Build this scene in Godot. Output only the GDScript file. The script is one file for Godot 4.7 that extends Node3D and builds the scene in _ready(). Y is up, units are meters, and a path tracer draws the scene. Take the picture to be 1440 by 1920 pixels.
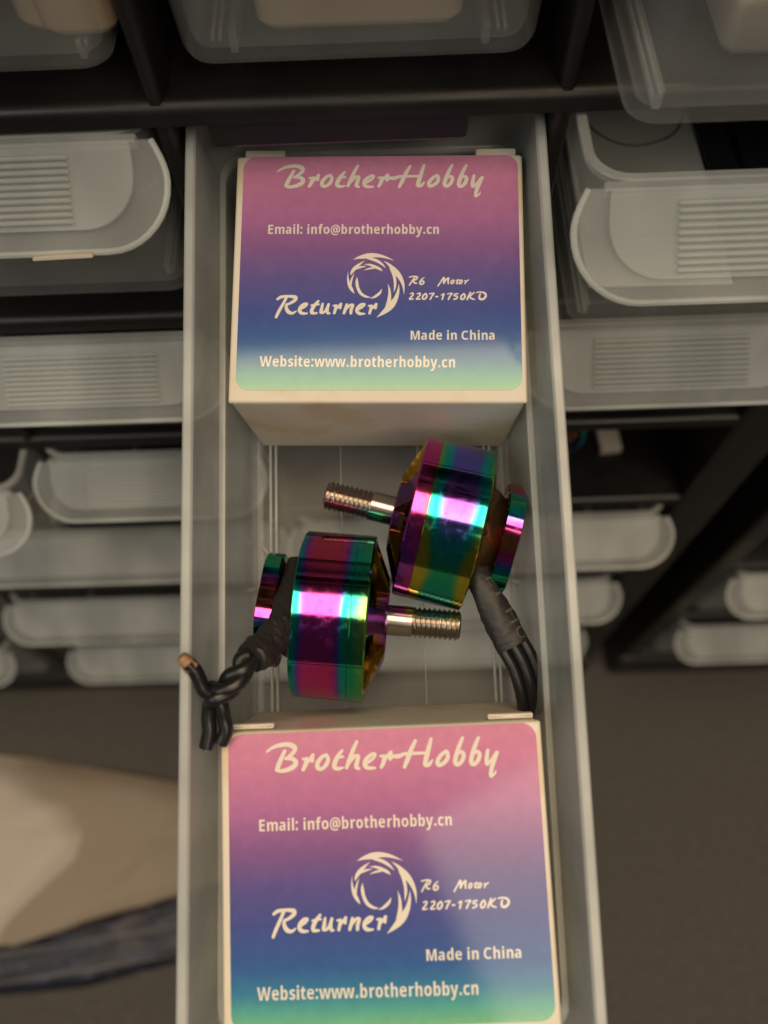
extends Node3D
# Small parts cabinet with one drawer pulled out and drooping; two boxed motors and two loose motors in it.
# Shapes are written in millimetres and turned into metres when a mesh is committed.

const ROW := 44.5        # pitch of the small rows
const COL := 57.8        # pitch of the small columns
const TALL := 61.0       # pitch of the tall rows
const WIDE := 115.6      # pitch of the wide columns
const X0 := -144.5       # left and right ends of the cabinet's drawers
const X1 := 86.7
const FLOOR_Y := -347.0
const DEPTH := 138.0

var open_drawer := Transform3D(Basis(Vector3.RIGHT, 0.2812) * Basis(Vector3.UP, 0.0005) * Basis(Vector3.BACK, 0.0076), Vector3(0.0002, -0.0056, 0.0))
var cam_basis := Basis(Vector3.RIGHT, -1.1349) * Basis(Vector3.UP, 0.0114) * Basis(Vector3.BACK, -0.0317)
var cam_at := Vector3(0.0026, 0.0753, 0.0972)
var M := {}
var used := {}
var rng := RandomNumberGenerator.new()

# ---------------------------------------------------------------- mesh builder
class MB:
	var V := PackedVector3Array()
	var I := PackedInt32Array()
	var C := PackedColorArray()
	var U := PackedVector2Array()
	func vert(p: Vector3, c := Color.WHITE, u := Vector2.ZERO) -> int:
		V.append(p); C.append(c); U.append(u)
		return V.size() - 1
	func tri(a: int, b: int, c: int) -> void:
		I.append(a); I.append(b); I.append(c)
	func quad(a: int, b: int, c: int, d: int) -> void:
		tri(a, b, c); tri(a, c, d)
	func orient(from: int) -> void:      # turns one closed piece so that its faces run clockwise seen from outside
		var vol := 0.0
		var o := V[I[from]]
		for k in range(from, I.size(), 3):
			vol += (V[I[k]] - o).dot((V[I[k + 1]] - o).cross(V[I[k + 2]] - o))
		if vol > 0.0:
			for k in range(from, I.size(), 3):
				var t := I[k + 1]
				I[k + 1] = I[k + 2]
				I[k + 2] = t
	func loft(rings: Array, cap := true, cols: Array = [], close_ends := false) -> void:   # closed rings of equal length; close_ends joins the last ring to the first
		var from := I.size()
		var base := V.size()
		var n: int = rings[0].size()
		for k in rings.size():
			for j in n:
				vert(rings[k][j], cols[k][j] if cols.size() else Color.WHITE, Vector2(float(j) / n, float(k) / maxi(1, rings.size() - 1)))
		var last := rings.size() if close_ends else rings.size() - 1
		for k in last:
			var k2 := (k + 1) % rings.size()
			for j in n:
				var j2 := (j + 1) % n
				quad(base + k * n + j, base + k * n + j2, base + k2 * n + j2, base + k2 * n + j)
		if cap and not close_ends:
			for k in [0, rings.size() - 1]:
				var mid := Vector3.ZERO
				for j in n:
					mid += rings[k][j]
				var m := vert(mid / n, cols[k][0] if cols.size() else Color.WHITE, Vector2(0.5, float(k) / maxi(1, rings.size() - 1)))
				for j in n:
					var a: int = base + k * n + j
					var b: int = base + k * n + (j + 1) % n
					if k == 0:
						tri(m, b, a)
					else:
						tri(m, a, b)
		orient(from)
	func box(lo: Vector3, hi: Vector3, r := 0.0, c := Color.WHITE) -> void:    # a box with edges rounded by r
		var rings := []
		var rr := minf(r, 0.49 * minf(minf(hi.x - lo.x, hi.y - lo.y), hi.z - lo.z))
		var steps := [[0.0, 1.0]] if rr <= 0.0 else [[0.0, 1.0], [0.3, 0.45], [1.0, 0.0]]
		for s in steps:
			rings.append(MB.rrect(lo.x + rr * s[1], hi.x - rr * s[1], lo.z + rr * s[1], hi.z - rr * s[1], maxf(rr, 0.01), lo.y + rr * s[0], 3 if rr > 0.0 else 1))
		for k in steps.size():
			var s: Array = steps[steps.size() - 1 - k]
			rings.append(MB.rrect(lo.x + rr * s[1], hi.x - rr * s[1], lo.z + rr * s[1], hi.z - rr * s[1], maxf(rr, 0.01), hi.y - rr * s[0], 3 if rr > 0.0 else 1))
		var cols := []
		for q in rings:
			var row := PackedColorArray()
			row.resize(q.size()); row.fill(c)
			cols.append(row)
		loft(rings, true, cols)
	static func rrect(xa: float, xb: float, za: float, zb: float, r: float, y: float, n: int) -> PackedVector3Array:   # rounded rectangle in the plane y
		var p := PackedVector3Array()
		for q in [[xb - r, zb - r, 0.0], [xa + r, zb - r, 90.0], [xa + r, za + r, 180.0], [xb - r, za + r, 270.0]]:
			for k in n + 1:
				var a := deg_to_rad(q[2] + 90.0 * k / n)
				p.append(Vector3(q[0] + r * cos(a), y, q[1] + r * sin(a)))
		return p
	func prism(poly: PackedVector2Array, to3: Callable, a: float, b: float, c := Color.WHITE, cside = null) -> void:   # polygon drawn out from a to b; to3(point, t) gives the place
		var from := I.size()
		var t := Geometry2D.triangulate_polygon(poly)
		var n := poly.size()
		for e in [a, b]:
			var base := V.size()
			for q in poly:
				vert(to3.call(q, e), c, q)
			for k in range(0, t.size(), 3):
				if e == a:
					tri(base + t[k], base + t[k + 1], base + t[k + 2])
				else:
					tri(base + t[k], base + t[k + 2], base + t[k + 1])
		var s := V.size()
		var cs: Color = c if cside == null else cside
		for e in [a, b]:
			for q in poly:
				vert(to3.call(q, e), cs, q)
		# the side must agree with the caps: use the boundary direction of the caps' triangles
		var ccw := not Geometry2D.is_polygon_clockwise(poly)
		var t_ccw := true
		if t.size() >= 3:
			t_ccw = (poly[t[1]] - poly[t[0]]).cross(poly[t[2]] - poly[t[0]]) > 0.0
		for k in n:
			var k2 := (k + 1) % n
			if ccw == t_ccw:
				quad(s + k2, s + k, s + n + k, s + n + k2)
			else:
				quad(s + k, s + k2, s + n + k2, s + n + k)
		orient(from)
	func tube(path: PackedVector3Array, radius: Callable, n := 10, c := Color.WHITE, flat := 1.0, side := Vector3.ZERO) -> void:
		var rings := []
		var cols := []
		var up := Vector3(0.13, 1.0, 0.21).normalized()
		for k in path.size():
			var d := (path[mini(k + 1, path.size() - 1)] - path[maxi(k - 1, 0)]).normalized()
			if side != Vector3.ZERO:
				up = side
			up = (up - d * up.dot(d)).normalized()
			var w := d.cross(up)
			var ring := PackedVector3Array()
			var col := PackedColorArray()
			for j in n:
				var a := TAU * j / n
				var r: float = radius.call(float(k) / (path.size() - 1), a)
				ring.append(path[k] + w * cos(a) * r + up * sin(a) * r * flat)
				col.append(c)
			rings.append(ring); cols.append(col)
		loft(rings, true, cols)
	func lathe(profile: Array, n: int, color: Callable, hollow := false) -> void:   # profile of [axial, radius] round the x axis; color(axial, radius, angle)
		var rings := []
		var cols := []
		for q in profile:
			var ring := PackedVector3Array()
			var col := PackedColorArray()
			for j in n:
				var a := TAU * j / n
				ring.append(Vector3(q[0], q[1] * cos(a), q[1] * sin(a)))
				col.append(color.call(q[0], q[1], a))
			rings.append(ring); cols.append(col)
		loft(rings, not hollow, cols, hollow)
	func dense(a: float) -> MB:
		for k in C.size():
			C[k] = Color(1, 1, 1, a)
		return self
	func add(o: MB, t: Transform3D) -> void:
		var base := V.size()
		for k in o.V.size():
			vert(t * o.V[k], o.C[k], o.U[k])
		for k in o.I:
			I.append(base + k)
	func build(crease := 32.0) -> ArrayMesh:
		var lim := cos(deg_to_rad(crease))
		var nf := I.size() / 3
		var fn := PackedVector3Array()
		fn.resize(nf)
		var at := {}
		for f in nf:
			var a := V[I[f * 3]]
			var b := V[I[f * 3 + 1]]
			var c := V[I[f * 3 + 2]]
			fn[f] = (c - a).cross(b - a)
			for k in 3:
				var key := Vector3i((V[I[f * 3 + k]] * 2000.0).round())
				if not at.has(key):
					at[key] = PackedInt32Array()
				at[key].append(f)
		var P := PackedVector3Array()
		var N := PackedVector3Array()
		var CC := PackedColorArray()
		var UU := PackedVector2Array()
		var X := PackedInt32Array()
		for f in nf:
			var me := fn[f].normalized()
			if fn[f].length_squared() < 1e-16:
				continue
			for k in 3:
				var v := I[f * 3 + k]
				var sum := Vector3.ZERO
				for g in at[Vector3i((V[v] * 2000.0).round())]:
					if fn[g].normalized().dot(me) >= lim:
						sum += fn[g]
				P.append(V[v] * 0.001)
				N.append(sum.normalized() if sum.length_squared() > 1e-18 else me)
				CC.append(C[v]); UU.append(U[v])
				X.append(X.size())
		var arr := []
		arr.resize(Mesh.ARRAY_MAX)
		arr[Mesh.ARRAY_VERTEX] = P
		arr[Mesh.ARRAY_NORMAL] = N
		arr[Mesh.ARRAY_COLOR] = CC
		arr[Mesh.ARRAY_TEX_UV] = UU
		arr[Mesh.ARRAY_INDEX] = X
		var m := ArrayMesh.new()
		m.add_surface_from_arrays(Mesh.PRIMITIVE_TRIANGLES, arr)
		return m

# ---------------------------------------------------------------- scene helpers
func numbered(called: String) -> String:
	var n: int = used.get(called, -1) + 1
	used[called] = n
	return called if n == 0 else "%s_%03d" % [called, n]

func thing(called: String, label: String, category: String, xf := Transform3D.IDENTITY, group := "") -> Node3D:
	var o := Node3D.new()
	o.name = numbered(called)
	add_child(o)
	o.transform = xf
	return tag(o, label, category, group)

func tag(o: Node3D, label: String, category: String, group := "") -> Node3D:
	o.set_meta("label", label)
	o.set_meta("category", category)
	if group:
		o.set_meta("group", group)
	return o

func part(called: String, mesh: Mesh, mat: Material, parent: Node, at := Transform3D.IDENTITY) -> MeshInstance3D:
	var o := MeshInstance3D.new()
	o.name = called
	o.mesh = mesh
	o.material_override = mat
	o.transform = at
	parent.add_child(o, true)
	return o

func single(called: String, mesh: Mesh, mat: Material, label: String, category: String, xf := Transform3D.IDENTITY, group := "") -> MeshInstance3D:
	var o := part(numbered(called), mesh, mat, self, xf)
	tag(o, label, category, group)
	return o

func mm(x: float, y: float, z: float) -> Vector3:
	return Vector3(x, y, z) * 0.001

func place(x: float, y: float, z: float, turn := 0.0) -> Transform3D:
	return Transform3D(Basis(Vector3.UP, deg_to_rad(turn)), mm(x, y, z))

func lin(r: float, g: float, b: float) -> Color:      # a linear base colour as the sRGB value that materials take
	return Color(r, g, b).linear_to_srgb()

func in_drawer(px: float, py: float, h: float) -> Vector3:   # millimetres in the open drawer: pixel of the photograph at height h above the drawer's floor
	var ray := cam_basis * Vector3((px - 720.0) / 1442.0, -(py - 960.0) / 1442.0, -1.0)
	var inv := open_drawer.affine_inverse()
	var o := inv * cam_at
	var d := inv.basis * ray
	return (o + d * ((-34.0 + h) * 0.001 - o.y) / d.y) * 1000.0

func spline(pts: Array, per := 8) -> PackedVector3Array:
	var out := PackedVector3Array()
	for k in pts.size() - 1:
		var a: Vector3 = pts[maxi(k - 1, 0)]
		var b: Vector3 = pts[k]
		var c: Vector3 = pts[k + 1]
		var d: Vector3 = pts[mini(k + 2, pts.size() - 1)]
		for s in per:
			out.append(b.cubic_interpolate(c, a, d, float(s) / per))
	out.append(pts[pts.size() - 1])
	return out

func mat(name_: String, c: Color, rough: float, metal := 0.0) -> StandardMaterial3D:
	var m := StandardMaterial3D.new()
	m.resource_name = name_
	m.albedo_color = c
	m.roughness = rough
	m.metallic = metal
	M[name_] = m
	return m

func noise_tex(freq: float, seed_: int, ramp: Array, size := 512, octaves := 4) -> NoiseTexture2D:
	var n := FastNoiseLite.new()
	n.seed = seed_
	n.frequency = freq
	n.fractal_octaves = octaves
	var t := NoiseTexture2D.new()
	t.width = size
	t.height = size
	t.seamless = true
	t.noise = n
	var g := Gradient.new()
	g.offsets = PackedFloat32Array([0.0, 1.0]) if ramp.size() == 2 else PackedFloat32Array([0.0, 0.28, 0.42, 1.0])
	g.colors = PackedColorArray(ramp)
	t.color_ramp = g
	return t

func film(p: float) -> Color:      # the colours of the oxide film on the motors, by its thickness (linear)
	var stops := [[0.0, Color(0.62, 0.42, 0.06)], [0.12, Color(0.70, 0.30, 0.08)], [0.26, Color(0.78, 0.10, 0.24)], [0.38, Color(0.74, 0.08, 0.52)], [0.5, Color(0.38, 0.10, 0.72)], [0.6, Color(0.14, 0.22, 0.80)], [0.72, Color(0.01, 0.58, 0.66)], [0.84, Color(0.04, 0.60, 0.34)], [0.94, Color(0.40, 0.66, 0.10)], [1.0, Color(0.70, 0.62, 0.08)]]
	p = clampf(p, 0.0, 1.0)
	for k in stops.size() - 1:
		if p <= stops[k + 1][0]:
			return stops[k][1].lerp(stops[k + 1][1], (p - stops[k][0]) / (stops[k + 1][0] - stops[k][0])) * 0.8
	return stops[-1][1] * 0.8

# ---------------------------------------------------------------- materials
func materials() -> void:
	var m := mat("black_plastic", lin(0.010, 0.0095, 0.009), 0.42)
	m.roughness_texture = noise_tex(0.02, 3, [Color(0.62, 0.62, 0.62), Color(1, 1, 1)], 256)
	m.roughness = 0.52
	m.uv1_triplanar = true
	m.uv1_scale = Vector3(9, 9, 9)
	m = mat("clear_plastic", lin(0.76, 0.80, 0.78), 0.3)      # milky plastic: the vertices' alpha is how dense it is where it is thin or thick
	m.vertex_color_use_as_albedo = true
	m.transparency = BaseMaterial3D.TRANSPARENCY_ALPHA
	m.backlight_enabled = true
	m.backlight = Color(0.6, 0.6, 0.58)
	m.albedo_texture = noise_tex(0.009, 31, [Color(0.84, 0.84, 0.84), Color(1, 1, 1)], 512, 5)
	m.roughness_texture = noise_tex(0.015, 32, [Color(0.55, 0.55, 0.55), Color(1, 1, 1)], 512, 5)
	m.roughness = 0.27
	m.uv1_triplanar = true
	m.uv1_scale = Vector3(12, 12, 12)
	m = mat("card", lin(0.80, 0.745, 0.64), 0.62)
	m.albedo_texture = noise_tex(0.012, 21, [Color(0.95, 0.89, 0.78), Color(0.97, 0.94, 0.88), Color(1, 0.99, 0.98), Color(0.97, 0.97, 0.97)], 256, 5)
	m.uv1_triplanar = true
	m.uv1_scale = Vector3(14, 14, 14)
	m = mat("film_metal", Color.WHITE, 0.13, 1.0)
	m.vertex_color_use_as_albedo = true
	m.roughness_texture = noise_tex(0.03, 8, [Color(0.75, 0.75, 0.75), Color(0.5, 0.5, 0.5), Color(0.36, 0.36, 0.36), Color(0.3, 0.3, 0.3)], 256, 5)
	m.albedo_texture = noise_tex(0.045, 9, [Color(0.82, 0.82, 0.82), Color(0.95, 0.95, 0.95), Color(1, 1, 1), Color(1, 1, 1)], 256, 5)
	m.roughness = 0.3
	m.uv1_triplanar = true
	m.uv1_scale = Vector3(60, 60, 60)
	mat("steel", lin(0.46, 0.41, 0.36), 0.24, 1.0)
	mat("bronze", lin(0.20, 0.11, 0.045), 0.3, 0.9)
	mat("dark_core", lin(0.012, 0.011, 0.011), 0.55)
	mat("winding", lin(0.12, 0.05, 0.02), 0.4, 0.6)
	m = mat("sleeve", lin(0.018, 0.0165, 0.016), 0.5)
	m = mat("wire_skin", lin(0.010, 0.010, 0.011), 0.34)
	mat("strand", lin(0.34, 0.20, 0.11), 0.6, 0.3)
	mat("tin", lin(0.5, 0.44, 0.36), 0.35, 0.9)
	m = mat("carpet", lin(0.085, 0.079, 0.070), 0.95)
	m.albedo_texture = noise_tex(0.08, 5, [Color(0.86, 0.85, 0.84), Color(1, 1, 1)], 512, 5)
	m.uv1_triplanar = true
	m.uv1_scale = Vector3(5, 5, 5)
	m.heightmap_enabled = false
	mat("cream_paper", lin(0.25, 0.205, 0.155), 0.6)
	mat("white_card", lin(0.45, 0.405, 0.345), 0.6)
	mat("beige_foam", lin(0.62, 0.46, 0.30), 0.8)
	mat("pale_wood", lin(0.60, 0.47, 0.30), 0.6)
	mat("dark_plate", lin(0.03, 0.035, 0.04), 0.35)
	mat("liner", lin(0.80, 0.86, 0.82), 0.5)
	mat("hair", lin(0.05, 0.04, 0.035), 0.6)
	mat("red_scrap", lin(0.35, 0.10, 0.08), 0.6)

# ---------------------------------------------------------------- drawers
func tub_mesh(hw: float, tall: float, za: float, zb: float, milky := 1.0) -> ArrayMesh:     # open tub: rim at y 0, floor at -tall, from za (back) to zb (front); half width hw at the rim
	var b := MB.new()
	var rings := []
	var cols := []
	# [y, inset from the outer rim, corner radius, density]
	for q in [[-tall - 1.2, 4.2, 3.0, 0.06], [-tall - 0.9, 3.3, 4.0, 0.3], [-tall + 0.2, 2.7, 4.6, 0.3], [-14.4, 1.7, 5.0, 0.24], [-13.6, 1.2, 5.4, 0.3], [-2.2, 0.9, 5.6, 0.28], [-1.6, 0.9, 5.6, 0.6], [-1.3, 0.15, 6.0, 0.62], [-0.9, 0.0, 6.0, 0.62], [-0.25, 0.0, 6.0, 0.62], [0.0, 0.25, 5.8, 0.62], [0.0, 1.25, 5.0, 0.62], [-0.3, 1.55, 4.8, 0.5], [-1.6, 1.6, 4.8, 0.3], [-12.8, 2.15, 4.6, 0.3], [-13.1, 2.4, 4.5, 0.5], [-13.25, 3.1, 4.1, 0.5], [-13.7, 3.3, 4.0, 0.3], [-tall + 2.0, 4.0, 3.4, 0.26], [-tall + 0.5, 4.5, 3.0, 0.34], [-tall, 5.6, 2.2, 0.06]]:
		rings.append(MB.rrect(-hw + q[1], hw - q[1], za + q[1], zb - q[1], q[2], q[0], 6))
		var c := PackedColorArray()
		c.resize(rings[-1].size()); c.fill(Color(1, 1, 1, minf(0.68, q[3] * milky)))
		cols.append(c)
	b.loft(rings, true, cols)
	return b.build(40.0)

const SLOPE := 0.61      # the pull leans out at this angle below level

func on_pull(x: float, s: float, up: float) -> Vector3:      # s along the slope, up square to it
	return Vector3(x, -1.2 - s * sin(SLOPE) + up * cos(SLOPE), 0.3 + s * cos(SLOPE) + up * sin(SLOPE))

func pull_outline(hw: float, top: float, from: float, low: float, r: float, n := 9) -> PackedVector2Array:   # U, narrower at the top
	var pts := PackedVector2Array()
	for k in 5:
		pts.append(Vector2(lerpf(top, hw, sin(PI / 2 * k / 5.0)), lerpf(from, low - r, k / 5.0)))
	for k in n + 1:
		var a := PI / 2 * k / n
		pts.append(Vector2(hw - r + r * cos(a), low - r + r * sin(a)))
	for k in 5:
		pts.append(Vector2(lerpf(hw - r, -hw + r, (k + 1) / 6.0), low))
	for k in n + 1:
		var a := PI / 2 + PI / 2 * k / n
		pts.append(Vector2(-hw + r + r * cos(a), low - r + r * sin(a)))
	for k in 5:
		pts.append(Vector2(-lerpf(top, hw, sin(PI / 2 * (4 - k) / 5.0)), lerpf(from, low - r, (4 - k) / 5.0)))
	return pts

func pull_mesh(hw: float) -> ArrayMesh:     # leaning grip plate: raised panel, flange round it, bead along the lip
	var b := MB.new()
	b.prism(pull_outline(hw + 1.6, hw - 0.4, 0.0, 15.3, 9.5), func(q: Vector2, t: float) -> Vector3: return on_pull(q.x, q.y, t), 0.0, 0.8)
	b.dense(0.2)
	var p := MB.new()
	p.prism(pull_outline(hw - 3.0, hw - 3.2, 0.3, 12.3, 7.5), func(q: Vector2, t: float) -> Vector3: return on_pull(q.x, q.y, t), 0.82, 1.6)
	p.dense(0.29)
	b.add(p, Transform3D.IDENTITY)
	var bead := MB.new()
	var path := PackedVector3Array()
	for q in pull_outline(hw + 1.6, hw - 0.4, 0.0, 15.3, 9.5):
		path.append(on_pull(q.x, q.y, 0.2))
	bead.tube(path, func(_t: float, _a: float) -> float: return 0.5, 8)
	bead.dense(0.7)
	b.add(bead, Transform3D.IDENTITY)
	# web that ties the plate to the tub
	var w := MB.new()
	w.box(Vector3(-hw + 2.4, -2.0, -0.4), Vector3(hw - 2.4, -0.3, 1.4), 0.3)
	w.dense(0.4)
	b.add(w, Transform3D.IDENTITY)
	return b.build(40.0)

func ridge_mesh(half: float) -> ArrayMesh:
	var b := MB.new()
	b.tube(PackedVector3Array([Vector3(-half, 0, 0), Vector3(-half + 0.3, 0, 0.28), Vector3(half - 0.3, 0, 0.28), Vector3(half, 0, 0)]), func(t: float, _a: float) -> float: return 0.4 if t > 0.1 and t < 0.9 else 0.2, 8)
	return b.dense(0.42).build(60.0)

func on_slope(s: float) -> Transform3D:
	return Transform3D(Basis(Vector3.RIGHT, -(PI / 2 - SLOPE)), on_pull(0, s, 1.6) * 0.001)

var proto := {}

func make_drawer(kind: String) -> Node3D:      # kind small or wide, built once and copied
	if not proto.has(kind):
		var o := Node3D.new()
		var hw := 27.0 if kind == "small" else 55.6 if kind == "wide" else 40.5
		var tall := 36.0 if kind == "small" else 50.0
		part("tub", tub_mesh(hw, tall, -133.0, 0.0, 0.7), M.clear_plastic, o)
		var pull := part("front_pull", pull_mesh(hw + 0.4), M.clear_plastic, o)
		if kind == "small":
			for x in [-20.15, -19.15, 19.15, 20.15]:
				var rb := MB.new()
				rb.box(Vector3(x - 0.22, -tall - 0.3, -126), Vector3(x + 0.22, -tall + 0.5, -7), 0.15)
				part("floor_rib", rb.dense(0.35).build(), M.clear_plastic, o)
			var rm := ridge_mesh(15.2)
			for k in 10:
				part("ridge", rm, M.clear_plastic, pull, on_slope(2.4 + 0.98 * k))
		for s in [-1, 1]:
			var b := MB.new()
			b.box(Vector3(s * (hw - 9.0) - 0.6, -tall - 4.2, -126), Vector3(s * (hw - 9.0) + 0.6, -tall - 1.25, -10), 0.25)
			part("runner", b.dense(0.4).build(), M.clear_plastic, o)
		proto[kind] = o
	return proto[kind].duplicate()

func put_drawer(kind: String, called: String, x: float, y: float, pull: float, label: String, group := "drawers pushed into the black cabinet") -> Node3D:
	var o := make_drawer(kind)
	o.name = numbered(called)
	add_child(o)
	o.position = mm(x, y, pull)
	tag(o, label, "drawer", group)
	return o

# ---------------------------------------------------------------- cabinets
func shelf_mesh(xa: float, xb: float) -> ArrayMesh:      # a shelf with a rounded nose: lower front edge at y 0, z 0
	var b := MB.new()
	var prof := PackedVector2Array()
	for q in [[0.1, -0.5], [0.0, 0.2], [-0.1, 1.2], [-0.4, 1.9], [-1.0, 2.45], [-2.0, 2.7], [-4.0, 2.3], [-DEPTH, 2.3], [-DEPTH, 0.6], [-3.0, 0.6], [-2.2, -0.5]]:
		prof.append(Vector2(q[0], q[1]))
	b.prism(prof, func(q: Vector2, t: float) -> Vector3: return Vector3(t, q.y, q.x), xa, xb)
	return b.build(50.0)

func post_mesh(low: float, high: float, w: float) -> ArrayMesh:
	var b := MB.new()
	var rings := []
	for y in [low, high]:
		var r := PackedVector3Array()
		for q in [[-w, -DEPTH], [-w, -3.0], [-w * 0.8, -1.4], [-w * 0.4, -0.7], [w * 0.4, -0.7], [w * 0.8, -1.4], [w, -3.0], [w, -DEPTH]]:
			r.append(Vector3(q[0], y, q[1]))
		rings.append(r)
	b.loft(rings)
	return b.build(50.0)

func cabinet() -> void:
	var top := ROW * 6.0
	var low := -ROW * 3.0 - TALL * 3.0
	var o := thing("storage_cabinet", "black plastic drawer cabinet holding the rows of translucent drawers", "cabinet", place(0, 0, 0))
	# shelves
	var sm := shelf_mesh(X0 - 1.0, X1 + 1.0)
	for k in range(-6, 4):
		part("shelf", sm, M.black_plastic, o, place(0, -ROW * k, 0))
	for k in range(1, 4):
		part("shelf", sm, M.black_plastic, o, place(0, -ROW * 3.0 - TALL * k, 0))
	# posts between the drawers
	var pm := post_mesh(2.35, ROW + 0.55, 1.5)
	for k in range(-5, 4):
		for c in [-1.5, -0.5, 0.5]:
			part("post", pm, M.black_plastic, o, place(c * COL, -ROW * k, 0))
	var pt := post_mesh(2.35, TALL + 0.55, 1.5)
	for k in range(1, 4):
		for c in [1]:
			part("post", pt, M.black_plastic, o, place(X0 + WIDE * c, -ROW * 3.0 - TALL * k, 0))
	# side frames, back, top and base
	for s in [[X0 - 15.0, X0 - 1.0], [X1 + 1.0, X1 + 15.0]]:
		var b := MB.new()
		b.box(Vector3(s[0], FLOOR_Y + 14.0, -DEPTH - 4.0), Vector3(s[1], top + 3.0, 0.6), 1.2)
		part("side_panel", b.build(), M.black_plastic, o)
	var b := MB.new()
	b.box(Vector3(X0 - 1.0, low, -DEPTH - 3.0), Vector3(X1 + 1.0, top, -DEPTH - 0.2))
	part("back_panel", b.build(), M.black_plastic, o)
	b = MB.new()
	b.box(Vector3(X0 - 16.0, top + 3.2, -DEPTH - 5.0), Vector3(X1 + 16.0, top + 9.0, 2.0), 1.5)
	part("top_panel", b.build(), M.black_plastic, o)
	b = MB.new()
	b.box(Vector3(X0 - 17.0, FLOOR_Y, -DEPTH - 5.0), Vector3(X1 + 17.0, low - 0.8, 3.0), 2.0)
	part("base", b.build(), M.black_plastic, o)
	# the stop that hangs into the slot of the open drawer
	b = MB.new()
	b.box(Vector3(-22.6, -5.4, -3.2), Vector3(15.4, 0.4, -0.7), 0.8)
	part("drawer_stop", b.build(), M.black_plastic, o)

func neighbour(called: String, xa: float, xb: float, label: String) -> void:
	var o := thing(called, label, "cabinet", place(0, 0, 0))
	var low := -ROW * 3.0 - TALL * 3.0
	for x in [xa, xb]:
		var b := MB.new()
		b.box(Vector3(x - 4.0, FLOOR_Y + 14.0, -DEPTH - 4.0), Vector3(x + 4.0, -60.0, 0.6), 1.2)
		part("side_panel", b.build(), M.black_plastic, o)
	var sm := shelf_mesh(xa + 4.0, xb - 4.0)
	for k in range(0, 4):
		part("shelf", sm, M.black_plastic, o, place(0, -ROW * 3.0 - TALL * k, 0))
	var b := MB.new()
	b.box(Vector3(xa + 4.0, low, -DEPTH - 3.0), Vector3(xb - 4.0, -60.0, -DEPTH - 0.2))
	part("back_panel", b.build(), M.black_plastic, o)
	b = MB.new()
	b.box(Vector3(xa - 5.0, FLOOR_Y, -DEPTH - 5.0), Vector3(xb + 5.0, low - 0.8, 3.0), 2.0)
	part("base", b.build(), M.black_plastic, o)

# ---------------------------------------------------------------- the open drawer
func the_open_drawer() -> void:
	var o := thing("open_drawer", "translucent drawer pulled right out and drooping, holding two boxes and two motors", "drawer", open_drawer)
	part("tub", tub_mesh(27.0, 34.0, -11.0, 129.5, 1.9), M.clear_plastic, o)
	var pull := part("front_pull", pull_mesh(27.4), M.clear_plastic, o, place(0, 0, 129.5))
	var rm := ridge_mesh(15.2)
	for k in 10:
		part("ridge", rm, M.clear_plastic, pull, on_slope(2.4 + 0.98 * k))
	for x in [-20.15, -19.15, 19.15, 20.15]:
		var b := MB.new()
		b.box(Vector3(x - 0.22, -34.3, -4.0), Vector3(x + 0.22, -33.5, 122.0), 0.15)
		part("floor_rib", b.dense(1.0).build(), M.clear_plastic, o)
	for x in [-7.2, 7.0]:
		var b := MB.new()
		b.box(Vector3(x - 0.06, -34.2, 1.0), Vector3(x + 0.06, -33.93, 119.0), 0.02)
		part("mould_line", b.dense(0.6).build(), M.clear_plastic, o)
	for s in [-1, 1]:
		var path := PackedVector3Array()
		for k in 17:
			var a := PI * k / 16.0
			path.append(Vector3(s * (24.4 - 4.3 * sin(a)), -33.8, 58.5 + 4.3 * cos(a)))
		var b := MB.new()
		b.tube(path, func(_t: float, _a: float) -> float: return 0.42, 8)
		part("floor_boss", b.dense(0.5).build(60.0), M.clear_plastic, o)

# ---------------------------------------------------------------- the print on the boxes
const TW := 900
const TH := 790
var cover := PackedFloat32Array()

func to_print(px: float, py: float) -> Vector2:     # pixel of the photograph on the upper box's sticker -> pixel of the print
	var t := (py - 288.0) / (740.0 - 288.0)
	var xl := lerpf(458.0, 446.0, t)
	var xr := lerpf(978.0, 983.0, t)
	var tilt := (px - xl) / (xr - xl)
	return Vector2(tilt * TW, ((py - lerpf(291.0, 286.0, tilt)) / (740.0 - 288.0)) * TH)

func dab(p: Vector2, r: float, strength := 1.0) -> void:
	for y in range(maxi(0, int(p.y - r - 1.5)), mini(TH - 1, int(p.y + r + 1.5)) + 1):
		for x in range(maxi(0, int(p.x - r - 1.5)), mini(TW - 1, int(p.x + r + 1.5)) + 1):
			var c := clampf(r + 0.6 - Vector2(x + 0.5 - p.x, y + 0.5 - p.y).length(), 0.0, 1.0) * strength
			if c > cover[y * TW + x]:
				cover[y * TW + x] = c

func stroke(flat: Array, ox: float, oy: float, k: float, dx := 0.0, dy := 0.0, strength := 1.0) -> void:   # flat list x, y, width ... in an enlargement k times of the photograph from (ox, oy)
	var pts := []
	for i in range(0, flat.size(), 3):
		var q := to_print(ox + (flat[i] + dx) / k, oy + (flat[i + 1] + dy) / k)
		pts.append(Vector3(q.x, q.y, flat[i + 2] / k * TW / 530.0))
	for i in pts.size() - 1:
		var a: Vector3 = pts[maxi(i - 1, 0)]
		var b: Vector3 = pts[i]
		var c: Vector3 = pts[i + 1]
		var d: Vector3 = pts[mini(i + 2, pts.size() - 1)]
		var n := maxi(3, int(Vector2(b.x - c.x, b.y - c.y).length() / 1.3))
		for s in n + 1:
			var v := b.cubic_interpolate(c, a, d, float(s) / n)
			dab(Vector2(v.x, v.y), maxf(0.5, v.z * 0.5), strength)

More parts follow.
